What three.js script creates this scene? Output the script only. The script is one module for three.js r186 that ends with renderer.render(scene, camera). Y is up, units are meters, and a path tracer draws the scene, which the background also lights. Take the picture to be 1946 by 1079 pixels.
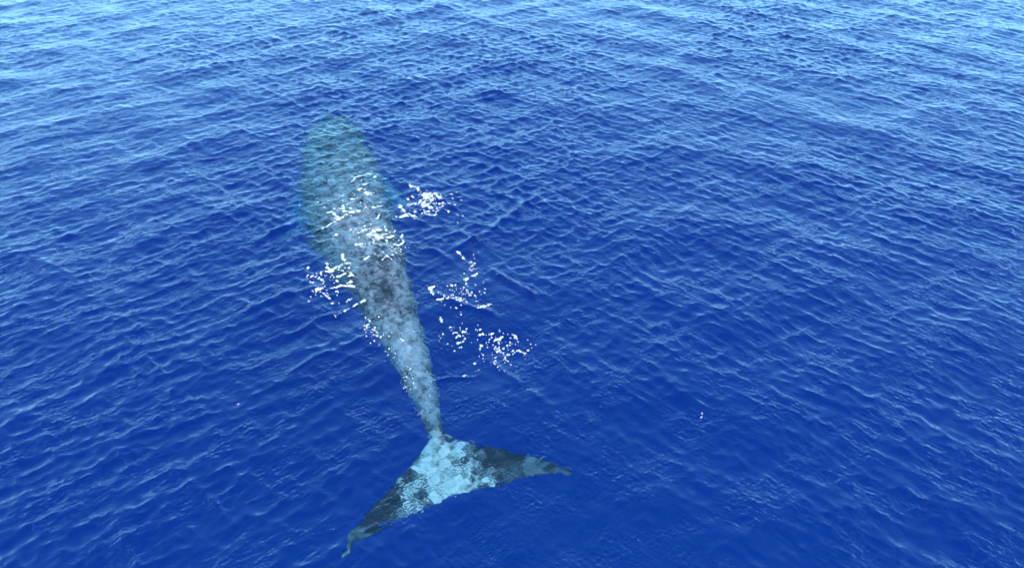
import * as THREE from 'three';

// ---------------------------------------------------------------- camera, sky, sun, exposure
const scene = new THREE.Scene();
const CAM_H = 15.5, PITCH = 37, VFOV = 44;
const camera = new THREE.PerspectiveCamera(VFOV, 1946 / 1079, 0.1, 6000);
camera.position.set(0, CAM_H, 0);
camera.rotation.set(-PITCH * Math.PI / 180, 0, 0);

const sunDir = new THREE.Vector3(0.20, 0.60, 0.95).normalize();      // behind the camera and to the right
{
  const w = 512, h = 256, d = new Float32Array(w * h * 4);
  const horizon = [1.58, 3.30, 4.25], middle = [0.62, 1.75, 3.00], zenith = [0.15, 0.44, 1.05], glowTint = [1.0, 0.95, 0.84];
  for (let j = 0; j < h; j++) for (let i = 0; i < w; i++) {
    const el = ((j + 0.5) / h - 0.5) * Math.PI, az = ((i + 0.5) / w - 0.5) * 2 * Math.PI, s = Math.max(0, Math.sin(el));
    const dot = Math.cos(el) * Math.cos(az) * sunDir.x + Math.sin(el) * sunDir.y + Math.cos(el) * Math.sin(az) * sunDir.z;
    const glow = 5 * Math.exp((dot - 1) * 17);                      // wide glow added round the sun to light the whale under water
    const a = Math.min(1, s / 0.42), b = Math.min(1, Math.max(0, (s - 0.2) / 0.8));
    const e = 1 - (1 - a) * (1 - a);
    for (let c = 0; c < 3; c++) {
      let v = horizon[c] + (middle[c] - horizon[c]) * e;
      v += (zenith[c] - v) * Math.pow(b, 1.05);
      d[(j * w + i) * 4 + c] = v + glow * glowTint[c];
    }
    d[(j * w + i) * 4 + 3] = 1;
  }
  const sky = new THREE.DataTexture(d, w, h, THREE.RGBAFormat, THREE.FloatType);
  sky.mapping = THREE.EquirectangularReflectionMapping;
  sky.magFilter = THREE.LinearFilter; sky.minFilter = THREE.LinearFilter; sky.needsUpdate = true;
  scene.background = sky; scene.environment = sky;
}
const sun = new THREE.DirectionalLight(0xfff3df, 2.6);
sun.position.copy(sunDir).multiplyScalar(120).add(new THREE.Vector3(0, 0, -30));
sun.target.position.set(0, 0, -30);
sun.castShadow = true; sun.shadow.radius = 0.5;
sun.shadow.mapSize.set(4096, 4096);
Object.assign(sun.shadow.camera, { left: -70, right: 70, top: 70, bottom: -70, near: 1, far: 300 });
scene.add(sun, sun.target);

const renderer = new THREE.WebGLRenderer({ antialias: true });
renderer.setSize(1024, 567);
renderer.toneMapping = THREE.LinearToneMapping;
renderer.toneMappingExposure = 1.08;
renderer.shadowMap.enabled = true;

// ---------------------------------------------------------------- numbers, noise
function rng(seed) { let a = seed >>> 0; return () => { a = (a + 0x6d2b79f5) | 0; let t = Math.imul(a ^ (a >>> 15), 1 | a); t = (t + Math.imul(t ^ (t >>> 7), 61 | t)) ^ t; return ((t ^ (t >>> 14)) >>> 0) / 4294967296; }; }
const clamp = (x, a, b) => Math.min(b, Math.max(a, x));
const smooth = (a, b, x) => { const t = clamp((x - a) / (b - a), 0, 1); return t * t * (3 - 2 * t); };
function hash3(x, y, z) { let h = Math.imul(x, 374761393) ^ Math.imul(y, 668265263) ^ Math.imul(z, 2147483647 - 1013904223); h = Math.imul(h ^ (h >>> 13), 1274126177); h = Math.imul(h ^ (h >>> 16), 2246822519); return ((h ^ (h >>> 15)) >>> 0) / 4294967296; }
function noise3(x, y, z) {
  const xi = Math.floor(x), yi = Math.floor(y), zi = Math.floor(z), f = (t) => t * t * t * (t * (t * 6 - 15) + 10);
  const u = f(x - xi), v = f(y - yi), w = f(z - zi), L = (a, b, t) => a + (b - a) * t;
  const c = (i, j, k) => hash3(xi + i, yi + j, zi + k);
  return L(L(L(c(0, 0, 0), c(1, 0, 0), u), L(c(0, 1, 0), c(1, 1, 0), u), v), L(L(c(0, 0, 1), c(1, 0, 1), u), L(c(0, 1, 1), c(1, 1, 1), u), v), w) * 2 - 1;
}
const fbm = (x, y, z, o = 4) => { let s = 0, a = 0.5, f = 1; for (let i = 0; i < o; i++) { s += a * noise3(x * f + i * 17.3, y * f - i * 9.1, z * f + i * 4.7); a *= 0.5; f *= 2.03; } return s; };
function table(pts) {                                                // smooth interpolation through [s, value, ...]
  return (s, c = 1) => {
    const n = pts.length;
    if (s <= pts[0][0]) return pts[0][c];
    if (s >= pts[n - 1][0]) return pts[n - 1][c];
    let i = 0; while (pts[i + 1][0] < s) i++;
    const p0 = pts[Math.max(0, i - 1)], p1 = pts[i], p2 = pts[i + 1], p3 = pts[Math.min(n - 1, i + 2)];
    const h = p2[0] - p1[0], t = (s - p1[0]) / h;
    const m1 = p2 === p0 ? 0 : (p2[c] - p0[c]) / Math.max(1e-6, p2[0] - p0[0]) * h, m2 = (p3[c] - p1[c]) / Math.max(1e-6, p3[0] - p1[0]) * h;
    const t2 = t * t, t3 = t2 * t;
    return (2 * t3 - 3 * t2 + 1) * p1[c] + (t3 - 2 * t2 + t) * m1 + (-2 * t3 + 3 * t2) * p2[c] + (t3 - t2) * m2;
  };
}
// a pixel of the photograph -> the point where its ray meets the mean sea level
function onSea(px, py) {
  const f = 1079 / 2 / Math.tan(VFOV * Math.PI / 360), p = PITCH * Math.PI / 180;
  const x = (px - 973) / f, y = -(py - 539.5) / f, dy = y * Math.cos(p) - Math.sin(p), dz = -Math.cos(p) - y * Math.sin(p), t = -CAM_H / dy;
  return [x * t, dz * t];
}

// ---------------------------------------------------------------- sea surface: wave tiles from a spectrum (inverse FFT)
function fft(re, im, n, off, stride, cos, sin) {
  for (let i = 1, j = 0; i < n; i++) {
    let bit = n >> 1; for (; j & bit; bit >>= 1) j ^= bit; j ^= bit;
    if (i < j) { const a = off + i * stride, b = off + j * stride; let t = re[a]; re[a] = re[b]; re[b] = t; t = im[a]; im[a] = im[b]; im[b] = t; }
  }
  for (let len = 2; len <= n; len <<= 1) {
    const half = len >> 1, step = n / len;
    for (let i = 0; i < n; i += len) for (let k = 0, w = 0; k < half; k++, w += step) {
      const a = off + (i + k) * stride, b = off + (i + k + half) * stride;
      const xr = re[b] * cos[w] - im[b] * sin[w], xi = re[b] * sin[w] + im[b] * cos[w];
      re[b] = re[a] - xr; im[b] = im[a] - xi; re[a] += xr; im[a] += xi;
    }
  }
}
function fft2(re, im, n) {
  const cos = new Float64Array(n / 2), sin = new Float64Array(n / 2);
  for (let i = 0; i < n / 2; i++) { cos[i] = Math.cos(2 * Math.PI * i / n); sin[i] = Math.sin(2 * Math.PI * i / n); }
  for (let j = 0; j < n; j++) fft(re, im, n, j * n, 1, cos, sin);
  for (let i = 0; i < n; i++) fft(re, im, n, i, n, cos, sin);
}
// size L metres, n samples, wavelengths between lo and hi, slope rms, spectrum power, how the tile is turned, share of waves that run any way (the rest run in two crossing trains)
function waveTile({ L, n, lo, hi, slope, power, turn = 0, even, seed }) {
  const R = rng(seed), a = [0, 1, 2, 3].map(() => new Float64Array(n * n));
  const [hr, hi_, dr, di] = a;                                        // h + ... ; the two sideways fields share one transform
  const gauss = () => Math.sqrt(-2 * Math.log(1 - R())) * Math.cos(2 * Math.PI * R());
  let mss = 0;
  const xr = new Float64Array(n * n), xi = new Float64Array(n * n), zr = new Float64Array(n * n), zi = new Float64Array(n * n);
  for (let j = 0; j < n; j++) for (let i = 0; i < n; i++) {
    const kx = (i < n / 2 ? i : i - n) * 2 * Math.PI / L, kz = (j < n / 2 ? j : j - n) * 2 * Math.PI / L, k = Math.hypot(kx, kz);
    const g1 = gauss(), g2 = gauss();
    if (k === 0) continue;
    const wl = 2 * Math.PI / k;
    const band = smooth(lo * 0.7, lo * 1.3, wl) * (1 - smooth(hi * 0.75, hi * 1.35, wl));
    if (band <= 0) continue;
    const th = Math.atan2(kz, kx) + turn, c1 = Math.cos(th - 0.92), c2 = Math.cos(th - 2.30), amp = Math.pow(k, -power) * band * Math.sqrt(even + (1 - even) * (Math.pow(c1, 10) + 1.0 * Math.pow(c2, 10)));
    const o = j * n + i, ar = g1 * amp, ai = g2 * amp;
    hr[o] = ar; hi_[o] = ai; mss += (ar * ar + ai * ai) * k * k / 2;
    xr[o] = -ai * kx / k; xi[o] = ar * kx / k; zr[o] = -ai * kz / k; zi[o] = ar * kz / k;
  }
  fft2(hr, hi_, n); fft2(xr, xi, n); fft2(zr, zi, n);
  const s = slope / Math.sqrt(mss), H = new Float32Array(n * n), X = new Float32Array(n * n), Z = new Float32Array(n * n);
  for (let o = 0; o < n * n; o++) { H[o] = hr[o] * s; X[o] = xr[o] * s; Z[o] = zr[o] * s; }
  return { L, n, H, X, Z, turn };
}
function sample(T, x, z, out) {
  const turn = T.turn, c = Math.cos(turn), s = Math.sin(turn), n = T.n;
  let u = (x * c + z * s) / T.L, v = (-x * s + z * c) / T.L;
  u = (u - Math.floor(u)) * n; v = (v - Math.floor(v)) * n;
  const i = u | 0, j = v | 0, fu = u - i, fv = v - j, i0 = i % n, i1 = (i + 1) % n, j0 = (j % n) * n, j1 = ((j + 1) % n) * n;
  const a = (1 - fu) * (1 - fv), b = fu * (1 - fv), e = (1 - fu) * fv, f = fu * fv;
  const g = (A) => A[j0 + i0] * a + A[j0 + i1] * b + A[j1 + i0] * e + A[j1 + i1] * f;
  const dx = g(T.X), dz = g(T.Z);
  out[0] = dx * c - dz * s; out[1] = g(T.H); out[2] = dx * s + dz * c;
}
const swell = waveTile({ L: 83, n: 512, lo: 1.3, hi: 7, slope: 0.062, power: 2.1, turn: 0.35, even: 0.10, seed: 11 });
const chop = waveTile({ L: 23, n: 1024, lo: 0.26, hi: 1.2, slope: 0.14, power: 1.8, turn: -0.5, even: 0.08, seed: 23 });
const ripple = waveTile({ L: 9, n: 1024, lo: 0.06, hi: 0.24, slope: 0.118, power: 1.9, even: 0.2, seed: 37 });

const t3 = [0, 0, 0];
const calm = [[890, 520, 2.6], [880, 790, 2.4], [1010, 1000, 2.8], [960, 610, 2.2], [1250, 1010, 2.2], [1020, 980, 9], [820, 640, 5]].map(([a, b, rr]) => [...onSea(a, b), rr]);
const wake = [[862, 476, 940, 432, 0.07, 0.16], [936, 434, 1012, 380, 0.08, 0.18], [800, 470, 864, 500, 0.05, 0.14], [930, 515, 985, 545, 0.06, 0.15], [980, 542, 1016, 566, 0.09, 0.16], [830, 566, 950, 605, 0.05, 0.14], [930, 684, 980, 730, 0.06, 0.13], [1005, 745, 1050, 770, 0.05, 0.12], [560, 700, 690, 640, 0.05, 0.14], [540, 640, 650, 590, 0.06, 0.15], [470, 590, 600, 545, 0.06, 0.16], [820, 720, 900, 712, 0.04, 0.1], [470, 470, 560, 420, 0.06, 0.18]]
  .map(([a, b, c, d, A, w]) => [...onSea(a, b), ...onSea(c, d), A, w]);
// where the point (x, z) of the still sea lies once the waves have moved it
function sea(x, z, out) {
  const gust = 1 + 0.38 * noise3(x * 0.11, 3.1, z * 0.11) + 0.3 * noise3(x * 0.031 + 7, 1.7, z * 0.031);
  sample(swell, x, z, t3);
  const q = 1.25; let X = t3[0] * q, Y = t3[1], Z = t3[2] * q;
  sample(chop, x + 3.3, z - 1.2, t3);
  let g = clamp(gust, 0.35, 1.8);
  for (const [cx, cz, rr] of calm) { const d = ((x - cx) * (x - cx) + (z - cz) * (z - cz)) / (rr * rr); if (d < 4) g *= 1 - (rr > 4 ? 0.5 : 0.5) * Math.exp(-d * 2); }
  X += t3[0] * 1.3 * g; Y += t3[1] * g; Z += t3[2] * 1.3 * g;
  for (const [ax, az, bx, bz, A, w] of wake) {                         // low ridges of water pushed aside by the whale
    if (x < Math.min(ax, bx) - 1 || x > Math.max(ax, bx) + 1 || z < Math.min(az, bz) - 1 || z > Math.max(az, bz) + 1) continue;
    const ex = bx - ax, ez = bz - az, l2 = ex * ex + ez * ez, t = ((x - ax) * ex + (z - az) * ez) / l2, d = ((x - ax) * ez - (z - az) * ex) / Math.sqrt(l2) + 0.18 * noise3(x * 1.1, 5.5, z * 1.1);
    Y += 1.9 * A * Math.exp(-d * d / (w * w)) * smooth(-0.25, 0.25, t) * (1 - smooth(0.75, 1.25, t)) * (0.8 + 0.5 * noise3(x * 2.3, 8.5, z * 2.3));
  }
  out[0] = x + X; out[1] = Y; out[2] = z + Z;
  return out;
}

const water = new THREE.MeshPhysicalMaterial({ color: 0xffffff, roughness: 0.02, transmission: 1, ior: 1.333, thickness: 6, attenuationColor: new THREE.Color().setRGB(0.52, 0.85, 0.95), attenuationDistance: 2.0 });
{
  const n = ripple.n, d = new Float32Array(n * n * 4); let lo = 1e9, hi = -1e9; const q = [0, 0, 0], cell = ripple.L / n;
  const v = new Float32Array(n * n), gusts = waveTile({ L: ripple.L, n, lo: 0.7, hi: 3.2, slope: 1, power: 1.6, even: 0.4, seed: 41 }).H;
  let rms = 0; for (const g of gusts) rms += g * g / (n * n); rms = Math.sqrt(rms);
  for (let j = 0; j < n; j++) for (let i = 0; i < n; i++) {            // sharpen the crests: look the height up where it came from
    let x = i * cell, z = j * cell;
    for (let r = 0; r < 2; r++) { sample(ripple, x, z, q); x = i * cell - q[0] * 1.1; z = j * cell - q[2] * 1.1; }
    sample(ripple, x, z, q); q[1] *= clamp(0.95 + 0.6 * gusts[j * n + i] / rms, 0.15, 1.8); v[j * n + i] = q[1]; lo = Math.min(lo, q[1]); hi = Math.max(hi, q[1]);
  }
  for (let o = 0; o < n * n; o++) { const g = (v[o] - lo) / (hi - lo); d[o * 4] = d[o * 4 + 1] = d[o * 4 + 2] = g; d[o * 4 + 3] = 1; }
  const t = new THREE.DataTexture(d, n, n, THREE.RGBAFormat, THREE.FloatType);
  t.wrapS = t.wrapT = THREE.RepeatWrapping; t.magFilter = THREE.LinearFilter; t.minFilter = THREE.LinearFilter; t.needsUpdate = true;
  water.bumpMap = t; water.bumpScale = hi - lo;
}
{
  const zs = [], us = [];
  for (const z of [3000, 1200, 500, 220, 100, 50, 25, 12, 6, 2, 0]) zs.push(z);
  for (let z = 0.4; z < 7.4; z += 0.15) zs.push(-z);
  const ROWS = 1440, a0 = Math.atan(7.5 / CAM_H), a1 = Math.atan(72 / CAM_H);
  for (let j = 0; j <= ROWS; j++) zs.push(-CAM_H * Math.tan(a0 + (a1 - a0) * j / ROWS));
  for (let z = 72, s = 0.3; z < 5000; s *= 1.12) { z += s; zs.push(-z); }
  const COLS = 920;
  const side = []; for (let u = 1, s = 0.01; u < 60; s *= 1.35) { u += s; side.push(u); }
  for (const u of [...side].reverse()) us.push(-u);
  for (let i = 0; i <= COLS; i++) us.push(i / COLS * 2 - 1);
  us.push(...side);
  const nc = us.length, nr = zs.length, pos = new Float32Array(nc * nr * 3), uv = new Float32Array(nc * nr * 2), idx = new Uint32Array((nc - 1) * (nr - 1) * 6), p = [0, 0, 0];
  for (let j = 0, o = 0; j < nr; j++) {
    const z = zs[j], half = 0.72 * Math.hypot(Math.max(0, -z), 12) + 4;
    for (let i = 0; i < nc; i++, o++) {
      const x = us[i] * half, far = 1 - smooth(90, 260, Math.hypot(x, z));
      if (far > 0) { sea(x, z, p); p[0] = x + (p[0] - x) * far; p[1] *= far; p[2] = z + (p[2] - z) * far; } else { p[0] = x; p[1] = 0; p[2] = z; }
      pos.set(p, o * 3); uv[o * 2] = p[0] / ripple.L; uv[o * 2 + 1] = p[2] / ripple.L;
    }
  }
  let k = 0;
  for (let j = 0; j < nr - 1; j++) for (let i = 0; i < nc - 1; i++) {
    const a = j * nc + i, b = a + 1, c = a + nc, e = c + 1;
    idx[k++] = a; idx[k++] = b; idx[k++] = c; idx[k++] = b; idx[k++] = e; idx[k++] = c;
  }
  const g = new THREE.BufferGeometry();
  g.setAttribute('position', new THREE.BufferAttribute(pos, 3)); g.setAttribute('uv', new THREE.BufferAttribute(uv, 2)); g.setIndex(new THREE.BufferAttribute(idx, 1));
  g.computeVertexNormals();
  const s = new THREE.Mesh(g, water); s.name = 'sea_water'; s.receiveShadow = true;
  s.userData = { kind: 'structure', label: 'deep blue open sea with small wind waves and ripples', category: 'sea' };
  scene.add(s);
}
{
  const g = new THREE.PlaneGeometry(10000, 10000); g.rotateX(-Math.PI / 2);
  const m = new THREE.MeshStandardMaterial({ color: new THREE.Color().setRGB(0.05, 0.47, 0.52), roughness: 1 });
  const s = new THREE.Mesh(g, m); s.name = 'deep_water'; s.position.y = -12.5; s.receiveShadow = true;
  s.userData = { kind: 'structure', label: 'blue of the deep water below the whale', category: 'sea' };
  scene.add(s);
}

// ---------------------------------------------------------------- whale
const bodyShape = table([                                             // distance from snout, half width, height above axis, height below axis
  [0, 0.10, 0.06, 0.10], [0.25, 0.55, 0.14, 0.35], [0.8, 0.98, 0.24, 0.62], [1.8, 1.34, 0.42, 0.95], [3.4, 1.62, 0.70, 1.30], [5.5, 1.82, 1.02, 1.62],
  [8, 1.95, 1.30, 1.75], [10.5, 1.92, 1.42, 1.70], [13, 1.70, 1.40, 1.48], [15, 1.42, 1.26, 1.22], [17, 1.10, 1.08, 0.98], [19, 0.86, 0.90, 0.78],
  [21, 0.62, 0.72, 0.60], [22.5, 0.46, 0.58, 0.48], [23.7, 0.29, 0.44, 0.38], [24.5, 0.22, 0.32, 0.28], [25.4, 0.22, 0.17, 0.16], [26.2, 0.16, 0.09, 0.09], [26.6, 0.05, 0.03, 0.03]]);
const flukeHalf = [[0.0, -0.5], [0.2, 0.0], [0.46, 0.33], [0.85, 0.68], [1.22, 0.98], [1.72, 1.27], [2.12, 1.58], [2.5, 1.9], [2.9, 2.3], [3.2, 2.66], [3.32, 2.9], [3.18, 2.88], [2.9, 2.66], [2.3, 2.42], [1.6, 2.34], [1.0, 2.3], [0.45, 2.24], [0.12, 2.13], [0, 1.98]];
const FL0 = 24.46;
function flukeEdge(x, s) {                                            // signed distance to the fluke's outline in its own plane, negative inside
  let d = 1e9, inside = false; const P = flukeHalf, n = P.length;
  for (let i = 0, j = n - 1; i < n; j = i++) {
    const ax = P[j][0], ay = P[j][1], bx = P[i][0], by = P[i][1];
    if ((by > s) !== (ay > s) && x < (ax - bx) * (s - by) / (ay - by) + bx) inside = !inside;
    if (ax === 0 && bx === 0) continue;
    const ex = bx - ax, ey = by - ay, t = clamp(((x - ax) * ex + (s - ay) * ey) / (ex * ex + ey * ey), 0, 1);
    d = Math.min(d, Math.hypot(x - ax - ex * t, s - ay - ey * t));
  }
  return inside ? -d : d;
}
const smin = (a, b, k) => { const h = clamp(0.5 + 0.5 * (b - a) / k, 0, 1); return b + (a - b) * h - k * h * (1 - h); };
function whaleField(x, y, s, w, hu, hd, endCap) {
  const ax = Math.abs(x), hh = y > 0 ? hu : hd;
  const e = 2.25, r = Math.pow(Math.pow(ax / w, e) + Math.pow(Math.abs(y) / hh, e), 1 / e);
  let d = (r - 1) * Math.min(w, hh) * 0.9;
  d = Math.max(d, endCap);
  if (s < 5.2) {                                                      // ridge along the snout and the raised guard in front of the blowholes
    const ridge = 0.07 * Math.exp(-ax * ax / 0.03) * smooth(0.3, 1, s) * (1 - smooth(4.2, 5.1, s)) + 0.16 * Math.exp(-ax * ax / 0.16 - (s - 4.55) * (s - 4.55) / 0.25);
    if (y > 0) d -= ridge;
  }
  if (s > 16.5 && s < 19.4 && y > 0) {                                // small hooked fin
    const f = (s - 17.2) / 1.15, top = hu + 0.27 * Math.max(0, Math.sin(Math.PI * clamp(f, 0, 1))) * (0.4 + 0.6 * clamp(f * 1.4, 0, 1)) - 0.05;
    d = smin(d, Math.max(ax - 0.075, y - top, Math.abs(s - 17.8) - 0.72), 0.14);
  }
  if (s > 4.5 && s < 12 && ax > 0.6) {                                // flippers, swept back and down
    const A = [1.45, -0.75, 6.2], B = [2.7, -1.95, 9.7], dx = B[0] - A[0], dy = B[1] - A[1], ds = B[2] - A[2];
    const px = ax - A[0], py = y - A[1], ps = s - A[2], t = clamp((px * dx + py * dy + ps * ds) / (dx * dx + dy * dy + ds * ds), 0, 1);
    const qx = px - dx * t, qy = py - dy * t, qs = ps - ds * t, W = 0.52 * (1 - 0.72 * t * t) , T = 0.15 - 0.08 * t;
    const up = qy * 0.92 + qx * 0.38, across = Math.hypot(qs, qx * 0.92 - qy * 0.38);
    d = smin(d, (Math.hypot(up / T, across / W) - 1) * T, 0.25);
  }
  if (s > 23.6) {
    const ed = flukeEdge(ax, s - FL0);
    const T = 0.035 + 0.12 * (1 - Math.exp(-Math.max(0, -ed) * 2.2)) * Math.exp(-ax * 0.25);
    const yy = y + 0.02 * ax * ax;
    d = smin(d, Math.max(ed, Math.abs(yy) - T), 0.16);
  }
  return d;
}
const spine = table([                                                 // distance from snout, x, z, depth of the back below the surface
  [0, -10.30, -37.7, 1.95], [1.78, -9.9, -35.9, 1.65], [5.0, -9.0, -32.65, 1.2], [8.0, -8.15, -29.75, 0.85], [10.5, -7.45, -27.25, 0.52], [13.0, -6.55, -24.85, 0.34],
  [15.1, -5.62, -22.85, 0.28], [17.1, -4.83, -21.0, 0.28], [18.75, -4.22, -19.43, 0.37], [20.3, -3.64, -18.02, 0.50], [21.65, -3.17, -16.77, 0.65], [22.85, -2.74, -15.63, 0.80], [23.95, -2.40, -14.57, 0.92], [24.46, -2.22, -14.08, 0.97], [27.9, -1.08, -10.85, 1.2]]);
{
  const x0 = -4.26, x1 = 4.26, y0 = -2.5, y1 = 1.9, s0 = -0.3, s1 = 27.6, dx = 0.06, dy = 0.04, ds = 0.06;
  const nx = Math.ceil((x1 - x0) / dx) + 1, ny = Math.ceil((y1 - y0) / dy) + 1, ns = Math.ceil((s1 - s0) / ds) + 1, F = new Float32Array(nx * ny * ns);
  for (let k = 0, o = 0; k < ns; k++) {
    const s = s0 + k * ds, w = Math.max(0.03, bodyShape(s, 1)), hu = Math.max(0.02, bodyShape(s, 2)), hd = Math.max(0.02, bodyShape(s, 3)), cap = Math.max(-s, s - 26.6);
    for (let j = 0; j < ny; j++) for (let i = 0; i < nx; i++, o++) {
      const x = x0 + i * dx, y = y0 + j * dy;
      F[o] = whaleField(x, y, s, w, hu, hd, cap);
    }
  }
  // surface nets
  const id = new Int32Array(nx * ny * ns).fill(-1), P = [], idx = [], sxy = nx * ny, off = [0, 1, nx, nx + 1, sxy, sxy + 1, sxy + nx, sxy + nx + 1];
  const E = [[0, 1], [2, 3], [4, 5], [6, 7], [0, 2], [1, 3], [4, 6], [5, 7], [0, 4], [1, 5], [2, 6], [3, 7]];
  for (let k = 0; k < ns - 1; k++) for (let j = 0; j < ny - 1; j++) for (let i = 0; i < nx - 1; i++) {
    const o = k * sxy + j * nx + i; let m = 0;
    for (let c = 0; c < 8; c++) if (F[o + off[c]] < 0) m |= 1 << c;
    if (m === 0 || m === 255) continue;
    let a = 0, b = 0, c = 0, n = 0;
    for (const [p, q] of E) {
      if (((m >> p) & 1) === ((m >> q) & 1)) continue;
      const fp = F[o + off[p]], fq = F[o + off[q]], t = fp / (fp - fq);
      a += (p & 1) + ((q & 1) - (p & 1)) * t; b += ((p >> 1) & 1) + (((q >> 1) & 1) - ((p >> 1) & 1)) * t; c += (p >> 2) + ((q >> 2) - (p >> 2)) * t; n++;
    }
    id[o] = P.length / 3; P.push(x0 + (i + a / n) * dx, y0 + (j + b / n) * dy, s0 + (k + c / n) * ds);
  }
  const quad = (a, b, c, d, flip) => { if (flip) idx.push(a, c, b, a, d, c); else idx.push(a, b, c, a, c, d); };
  for (let k = 1; k < ns - 1; k++) for (let j = 1; j < ny - 1; j++) for (let i = 1; i < nx - 1; i++) {
    const o = k * sxy + j * nx + i, v = F[o] < 0;
    if (v !== F[o + 1] < 0) quad(id[o - nx - sxy], id[o - sxy], id[o], id[o - nx], !v);
    if (v !== F[o + nx] < 0) quad(id[o - 1 - sxy], id[o - 1], id[o], id[o - sxy], !v);
    if (v !== F[o + sxy] < 0) quad(id[o - 1 - nx], id[o - nx], id[o], id[o - 1], !v);
  }
  const nv = P.length / 3, pos = new Float32Array(nv * 3), col = new Float32Array(nv * 3);
  for (let v = 0; v < nv; v++) {
    const x = P[v * 3], y = P[v * 3 + 1], s = P[v * 3 + 2], ax = Math.abs(x);
    const e = 0.2, tx = spine(s + e, 1) - spine(s - e, 1), tz = spine(s + e, 2) - spine(s - e, 2), L = Math.hypot(tx, tz);
    const rx = tz / L, rz = -tx / L, top = Math.max(0.02, bodyShape(Math.min(s, 25.2), 2));
    pos[v * 3] = spine(s, 1) + rx * x; pos[v * 3 + 2] = spine(s, 2) + rz * x - 0.14 * Math.max(0, x - 0.3) * smooth(24, 25.2, s); pos[v * 3 + 1] = y - spine(s, 3) - top + 0.2 * x * (1 - smooth(13, 21, s));   // rolled a little to its left
    // skin: slate grey mottled with paler patches; dark fluke lobes, with sunlight painted in blotches on the fluke middle; dark round the fin
    const n1 = fbm(x * 1.3, y * 1.3, s * 0.9, 5), n2 = fbm(x * 4.1 + 9, y * 4.1, s * 3.3, 4), n3 = fbm(x * 0.5, y * 0.5 + 5, s * 0.35, 3);
    const n5 = fbm(x * 11, y * 11, s * 11, 2);
    let g = 0.215 + 0.10 * n1 + 0.36 * n2 + 0.10 * n3 + 0.42 * n5;
    g += 0.25 * smooth(0.12, -0.3, y / top + 0.7 * n1 + 0.5 * n2) * (1 - smooth(12, 22, s)) - 0.06 * (1 - smooth(4, 9, s));     // paler mottled flanks
    g += 0.14 * smooth(18.5, 21.5, s);
    const fx = x + 0.3 * n1, fin = Math.min(1, 1.4 * Math.exp(-fx * fx / 0.055 - (s - 17.65) * (s - 17.65) / 0.5));
    g = g * (1 - 0.93 * fin * clamp(1 + n2 * 2, 0.4, 1));
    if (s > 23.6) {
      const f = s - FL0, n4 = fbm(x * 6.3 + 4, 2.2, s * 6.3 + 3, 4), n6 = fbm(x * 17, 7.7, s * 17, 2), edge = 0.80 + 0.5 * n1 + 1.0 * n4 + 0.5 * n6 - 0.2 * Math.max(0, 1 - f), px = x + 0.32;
      const sunPatch = smooth(0.5, -0.45, Math.abs(px) - edge) * smooth(-0.5, 0.6, f);
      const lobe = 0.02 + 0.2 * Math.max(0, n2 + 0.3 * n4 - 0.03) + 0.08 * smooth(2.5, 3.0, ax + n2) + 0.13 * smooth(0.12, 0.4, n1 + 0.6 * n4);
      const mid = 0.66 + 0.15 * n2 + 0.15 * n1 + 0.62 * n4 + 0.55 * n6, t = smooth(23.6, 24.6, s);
      g = g * (1 - t) + t * (lobe + (mid - lobe) * sunPatch);
    }
    g = clamp(g, 0.016, 0.82);
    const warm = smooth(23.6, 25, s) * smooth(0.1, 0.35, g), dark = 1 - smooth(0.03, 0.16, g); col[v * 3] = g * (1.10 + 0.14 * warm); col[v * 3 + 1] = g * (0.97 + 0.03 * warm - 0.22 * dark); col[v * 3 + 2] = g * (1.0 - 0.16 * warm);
  }
  const geo = new THREE.BufferGeometry();
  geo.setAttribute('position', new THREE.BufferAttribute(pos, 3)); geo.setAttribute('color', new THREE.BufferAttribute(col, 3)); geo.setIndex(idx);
  geo.computeVertexNormals();
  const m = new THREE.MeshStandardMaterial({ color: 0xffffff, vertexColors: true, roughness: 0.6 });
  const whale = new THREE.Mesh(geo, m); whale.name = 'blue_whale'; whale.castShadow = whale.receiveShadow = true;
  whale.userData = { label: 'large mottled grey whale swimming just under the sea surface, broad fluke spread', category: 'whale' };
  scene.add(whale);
}

// ---------------------------------------------------------------- foam floating round the whale
const foamMat = new THREE.MeshStandardMaterial({ color: new THREE.Color().setRGB(0.60, 0.585, 0.54), roughness: 0.95 });
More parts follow.
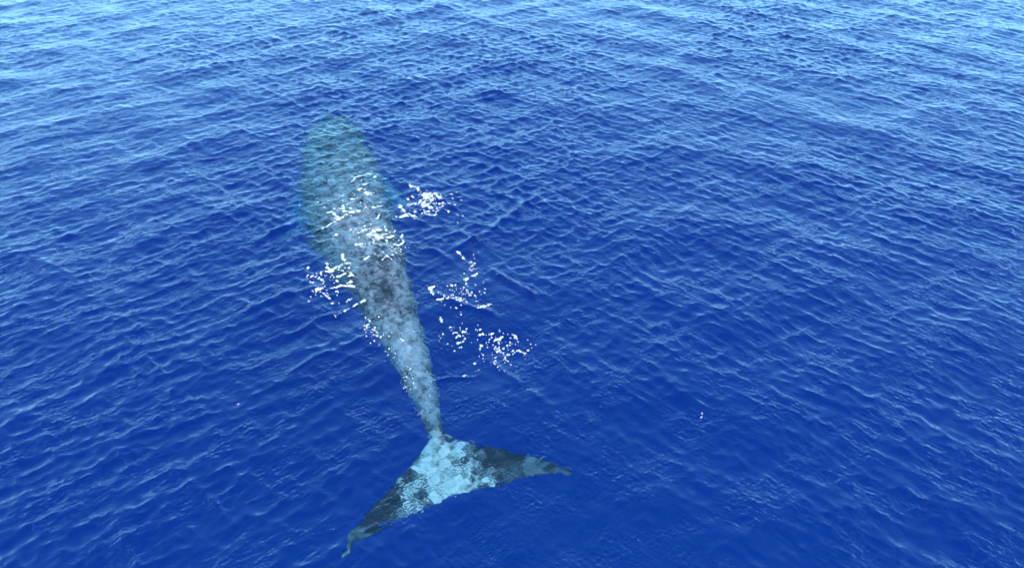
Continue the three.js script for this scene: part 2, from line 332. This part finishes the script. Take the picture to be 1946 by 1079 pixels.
// strokes: [x, y, x2, y2, radius, weight] in pixels of the photograph, laid on the sea; specks: extra small flecks strewn round them
function foam(label, strokes, specks, seed, cell = 0.013) {
  const R = rng(seed), S = [];
  for (const [a, b, c, d, r, w] of strokes) {
    const p = onSea(a, b), q = onSea(c, d), e = onSea(a + r, b);
    S.push([p[0], p[1], q[0], q[1], 0.82 * Math.hypot(e[0] - p[0], e[1] - p[1]), w]);
  }
  for (const [cx, cy, rx, ry, count, size] of specks) for (let i = 0; i < count; i++) {
    const a = R() * 6.283, t = Math.sqrt(-Math.log(1 - R() * 0.95)) * 0.6, px = cx + Math.cos(a) * t * rx, py = cy + Math.sin(a) * t * ry, r = size * (0.3 + R() * R() * 1.1);
    const l = (R() - 0.5) * 5, p = onSea(px, py), q = onSea(px + l, py + (R() - 0.5) * 2), e = onSea(px + r, py);
    S.push([p[0], p[1], q[0], q[1], Math.abs(e[0] - p[0]), 1.6]);
  }
  let x0 = 1e9, x1 = -1e9, z0 = 1e9, z1 = -1e9;
  for (const s of S) { x0 = Math.min(x0, s[0] - s[4] * 2, s[2] - s[4] * 2); x1 = Math.max(x1, s[0] + s[4] * 2, s[2] + s[4] * 2); z0 = Math.min(z0, s[1] - s[4] * 3, s[3] - s[4] * 3); z1 = Math.max(z1, s[1] + s[4] * 3, s[3] + s[4] * 3); }
  const nx = Math.ceil((x1 - x0) / cell) + 1, nz = Math.ceil((z1 - z0) / cell) + 1, F = new Float32Array(nx * nz).fill(-9);
  for (const [ax, az, bx, bz, r, w] of S) {
    const ex = bx - ax, ez = bz - az, l2 = ex * ex + ez * ez || 1e-9, rz = r * 1.15, m = r * 2;
    const i0 = Math.max(0, Math.floor((Math.min(ax, bx) - m - x0) / cell)), i1 = Math.min(nx - 1, Math.ceil((Math.max(ax, bx) + m - x0) / cell));
    const j0 = Math.max(0, Math.floor((Math.min(az, bz) - m * 1.5 - z0) / cell)), j1 = Math.min(nz - 1, Math.ceil((Math.max(az, bz) + m * 1.5 - z0) / cell));
    for (let j = j0; j <= j1; j++) for (let i = i0; i <= i1; i++) {
      const x = x0 + i * cell, z = z0 + j * cell, t = clamp(((x - ax) * ex + (z - az) * ez) / l2, 0, 1);
      const d = Math.hypot((x - ax - ex * t) / r, (z - az - ez * t) / rz);
      F[j * nx + i] = Math.max(F[j * nx + i], w * (1 - d));
    }
  }
  const P = [], I = [], id = new Map(), q = [0, 0, 0];
  for (let j = 0; j < nz; j++) for (let i = 0; i < nx; i++) {
    const o = j * nx + i; if (F[o] < -3) continue;
    const x = x0 + i * cell, z = z0 + j * cell, n = fbm(x * 9, seed, z * 9, 3) + 0.35 * noise3(x * 40, seed, z * 34), lace = 1 - Math.abs(fbm(x * 3.6 + 31, seed * 2, z * 3.6, 3)) * 5;
    F[o] += n * 1.9 + 0.36 * lace - 0.80;
    if (F[o] < 0 && F[o] > -0.6 && hash3(i, j, seed) < (F[o] + 0.6) * 0.7) F[o] = 0.12;   // single bubbles thinning out round the thick foam
  }
  const vert = (x, z, f) => {
    sea(x, z, q); P.push(q[0], q[1] + (f > 0 ? 0.008 + Math.min(0.035, f * 0.04) + 0.008 * noise3(x * 30, 1, z * 30) : -0.012), q[2]);
    return P.length / 3 - 1;
  };
  const grid = (o) => { if (!id.has(o)) id.set(o, vert(x0 + (o % nx) * cell, z0 + Math.floor(o / nx) * cell, F[o])); return id.get(o); };
  const cut = (a, b) => {                                              // the point of the outline between two grid points
    const k = a < b ? a * 4194304 + b + 1e15 : b * 4194304 + a + 1e15;
    if (!id.has(k)) { const t = clamp(F[a] / (F[a] - F[b]), 0.02, 0.98), xa = a % nx, za = Math.floor(a / nx), xb = b % nx, zb = Math.floor(b / nx); id.set(k, vert(x0 + (xa + (xb - xa) * t) * cell, z0 + (za + (zb - za) * t) * cell, -1)); }
    return id.get(k);
  };
  const tri = (a, b, c) => {
    const A = F[a] > 0, B = F[b] > 0, C = F[c] > 0, n = A + B + C;
    if (n === 0) return;
    if (n === 3) { I.push(grid(a), grid(b), grid(c)); return; }
    const [u, v, w] = (n === 1 ? (A ? [a, b, c] : B ? [b, c, a] : [c, a, b]) : (!A ? [a, b, c] : !B ? [b, c, a] : [c, a, b]));
    if (n === 1) I.push(grid(u), cut(u, v), cut(u, w));
    else I.push(cut(u, v), grid(v), grid(w), cut(u, v), grid(w), cut(u, w));
  };
  for (let j = 0; j < nz - 1; j++) for (let i = 0; i < nx - 1; i++) {
    const a = j * nx + i, b = a + 1, c = a + nx, d = c + 1;
    if (F[a] > 0 || F[b] > 0 || F[c] > 0 || F[d] > 0) { tri(a, c, b); tri(b, c, d); }
  }
  const g = new THREE.BufferGeometry(); g.setAttribute('position', new THREE.Float32BufferAttribute(P, 3)); g.setIndex(I); g.computeVertexNormals();
  const m = new THREE.Mesh(g, foamMat); m.castShadow = m.receiveShadow = true;
  m.name = 'foam_patch' + (foam.n ? '_' + String(foam.n).padStart(3, '0') : ''); foam.n = (foam.n || 0) + 1;
  m.userData = { kind: 'stuff', label, category: 'foam' };
  scene.add(m);
}
foam('thick white foam and spray flecks off the right flank of the whale', [
  [806, 372, 818, 380, 11, 1.3], [800, 384, 822, 396, 8, 1.2], [772, 391, 796, 386, 5, 1.2], [776, 355, 784, 356, 5, 1.3], [757, 392, 766, 400, 5, 1.1], [755, 413, 775, 410, 5, 1.2], [778, 407, 792, 413, 4, 1.1], [808, 404, 826, 408, 4, 1.1], [828, 376, 838, 380, 5, 1.1], [788, 360, 800, 370, 4, 1]],
  [[818, 388, 62, 26, 70, 2.2], [850, 392, 50, 34, 34, 1.5], [800, 400, 50, 20, 25, 2]], 3);
foam('lacy white foam arcs washing over the middle of the whale back', [
  [668, 345, 680, 334, 3, 1.1], [680, 333, 700, 330, 4, 1.2], [700, 330, 712, 336, 4, 1.1], [694, 364, 706, 370, 5, 1.2], [680, 362, 690, 360, 3, 1], [698, 395, 722, 391, 6, 1.2], [666, 401, 684, 398, 5, 1.2], [650, 390, 655, 399, 4, 1.1], [634, 405, 646, 416, 5, 1.2], [620, 403, 630, 403, 3, 1.1], [664, 376, 676, 376, 3, 1],
  [612, 434, 640, 418, 2.4, 1.0], [640, 418, 668, 402, 2.4, 0.9], [722, 402, 712, 416, 2, 1]], [[670, 395, 70, 36, 46, 1.8], [700, 350, 40, 30, 18, 1.6]], 5);
foam('bright white foam splash on the whale back ahead of its fin', [
  [690, 437, 704, 433, 5, 1.2], [700, 446, 724, 446, 11, 1.3], [712, 440, 730, 436, 7, 1.2], [725, 450, 748, 447, 4, 1.1], [672, 467, 692, 463, 4, 1.1], [765, 446, 767, 460, 4, 1.3], [758, 466, 768, 460, 3, 1.1], [744, 474, 758, 470, 3, 1], [634, 447, 640, 444, 3, 1.2], [728, 496, 736, 489, 3, 1.2], [736, 489, 746, 495, 3, 1.2], [690, 497, 700, 490, 2.4, 1]],
  [[712, 446, 60, 22, 60, 2], [740, 470, 60, 22, 30, 1.8]], 7);
foam('ragged white foam curl along the left flank of the whale', [
  [618, 519, 634, 513, 5, 1.3], [634, 514, 650, 503, 4, 1.2], [622, 502, 624, 516, 3.5, 1.2], [648, 486, 655, 500, 4, 1.2], [655, 500, 664, 502, 3, 1], [592, 524, 602, 530, 5, 1.2], [601, 553, 616, 549, 5, 1.2], [616, 556, 624, 562, 3.5, 1.1], [628, 549, 650, 543, 3.6, 1.3], [650, 543, 674, 545, 3, 1.2], [660, 540, 668, 536, 4, 1.2], [660, 569, 668, 566, 4, 1.2], [630, 575, 646, 573, 3, 1.1], [608, 520, 614, 514, 4, 1],
  [640, 600, 664, 584, 2, 1.1], [664, 584, 694, 566, 2.2, 1.0], [644, 528, 654, 522, 4, 1], [664, 520, 672, 526, 4, 1]], [[630, 530, 56, 34, 64, 2.1], [615, 555, 40, 26, 30, 1.8]], 9);
foam('string of white foam flecks trailing the whale on its right', [
  [866, 478, 876, 486, 3, 1.3], [878, 488, 886, 493, 3, 1.2], [893, 496, 900, 499, 3, 1.1], [897, 524, 904, 520, 3, 1.2], [880, 531, 888, 530, 4, 1.3], [884, 534, 885, 541, 3, 1.2], [812, 547, 822, 546, 4, 1.3], [816, 556, 820, 560, 3, 1.2], [903, 542, 905, 546, 3, 1.2], [914, 589, 930, 583, 5.5, 1.3], [904, 592, 914, 592, 2, 1.1], [824, 570, 862, 573, 2, 1.0], [882, 563, 888, 558, 3, 1.1], [874, 576, 880, 572, 4, 1.2], [860, 573, 866, 574, 3, 1]],
  [[885, 560, 56, 44, 70, 1.9], [895, 505, 26, 36, 24, 1.7], [840, 558, 40, 26, 22, 1.5]], 13, 0.012);
foam('broken white foam flecks far out on the right of the tail stock', [
  [836, 606, 839, 614, 3.5, 1.3], [854, 623, 862, 624, 3, 1.3], [866, 634, 872, 634, 3, 1.2], [880, 632, 888, 635, 4, 1.3], [928, 639, 948, 634, 3.6, 1.3], [910, 638, 917, 638, 3.5, 1.2], [972, 636, 986, 646, 5, 1.3], [978, 656, 993, 656, 4, 1.3], [984, 664, 992, 668, 4.4, 1.2], [940, 648, 952, 646, 3, 1.1], [914, 664, 920, 674, 3.4, 1.2], [958, 679, 964, 683, 3, 1.2], [936, 686, 938, 692, 2.6, 1.2], [968, 704, 971, 710, 2.4, 1.2], [870, 652, 884, 648, 2.6, 1], [880, 711, 886, 706, 2, 1.2]],
  [[955, 660, 60, 38, 84, 1.9], [880, 640, 50, 30, 40, 1.7], [930, 690, 60, 24, 20, 1.4]], 17, 0.011);
foam('white foam beads beside the narrowing tail stock of the whale', [
  [698, 604, 702, 606, 3.5, 1.3], [693, 616, 698, 614, 3.6, 1.3], [704, 628, 708, 630, 3, 1.2], [714, 634, 720, 637, 3.4, 1.2], [721, 652, 724, 654, 2.4, 1.3], [752, 645, 754, 647, 2.6, 1.3], [764, 643, 767, 646, 2.6, 1.3], [771, 712, 775, 716, 3, 1.3], [770, 730, 772, 734, 3, 1.2], [788, 730, 791, 733, 3, 1.2]],
  [[708, 626, 26, 34, 40, 1.8], [745, 660, 40, 40, 26, 1.4], [778, 722, 26, 36, 36, 1.5], [800, 770, 24, 40, 12, 1.2]], 19, 0.011);
foam('lone white foam fleck on open water left of the tail', [[452, 765, 454, 764, 1.6, 1.8]], [], 23, 0.01);
foam('lone pair of white foam flecks on open water right of the tail', [[1331, 795, 1334, 793, 1.5, 1.8], [1334, 787, 1334, 788, 1.0, 1.9]], [], 29, 0.01);

scene.traverse((o) => { if (o.isMesh && o.name !== 'sea_water') { o.castShadow = true; o.receiveShadow = true; } });
renderer.render(scene, camera);
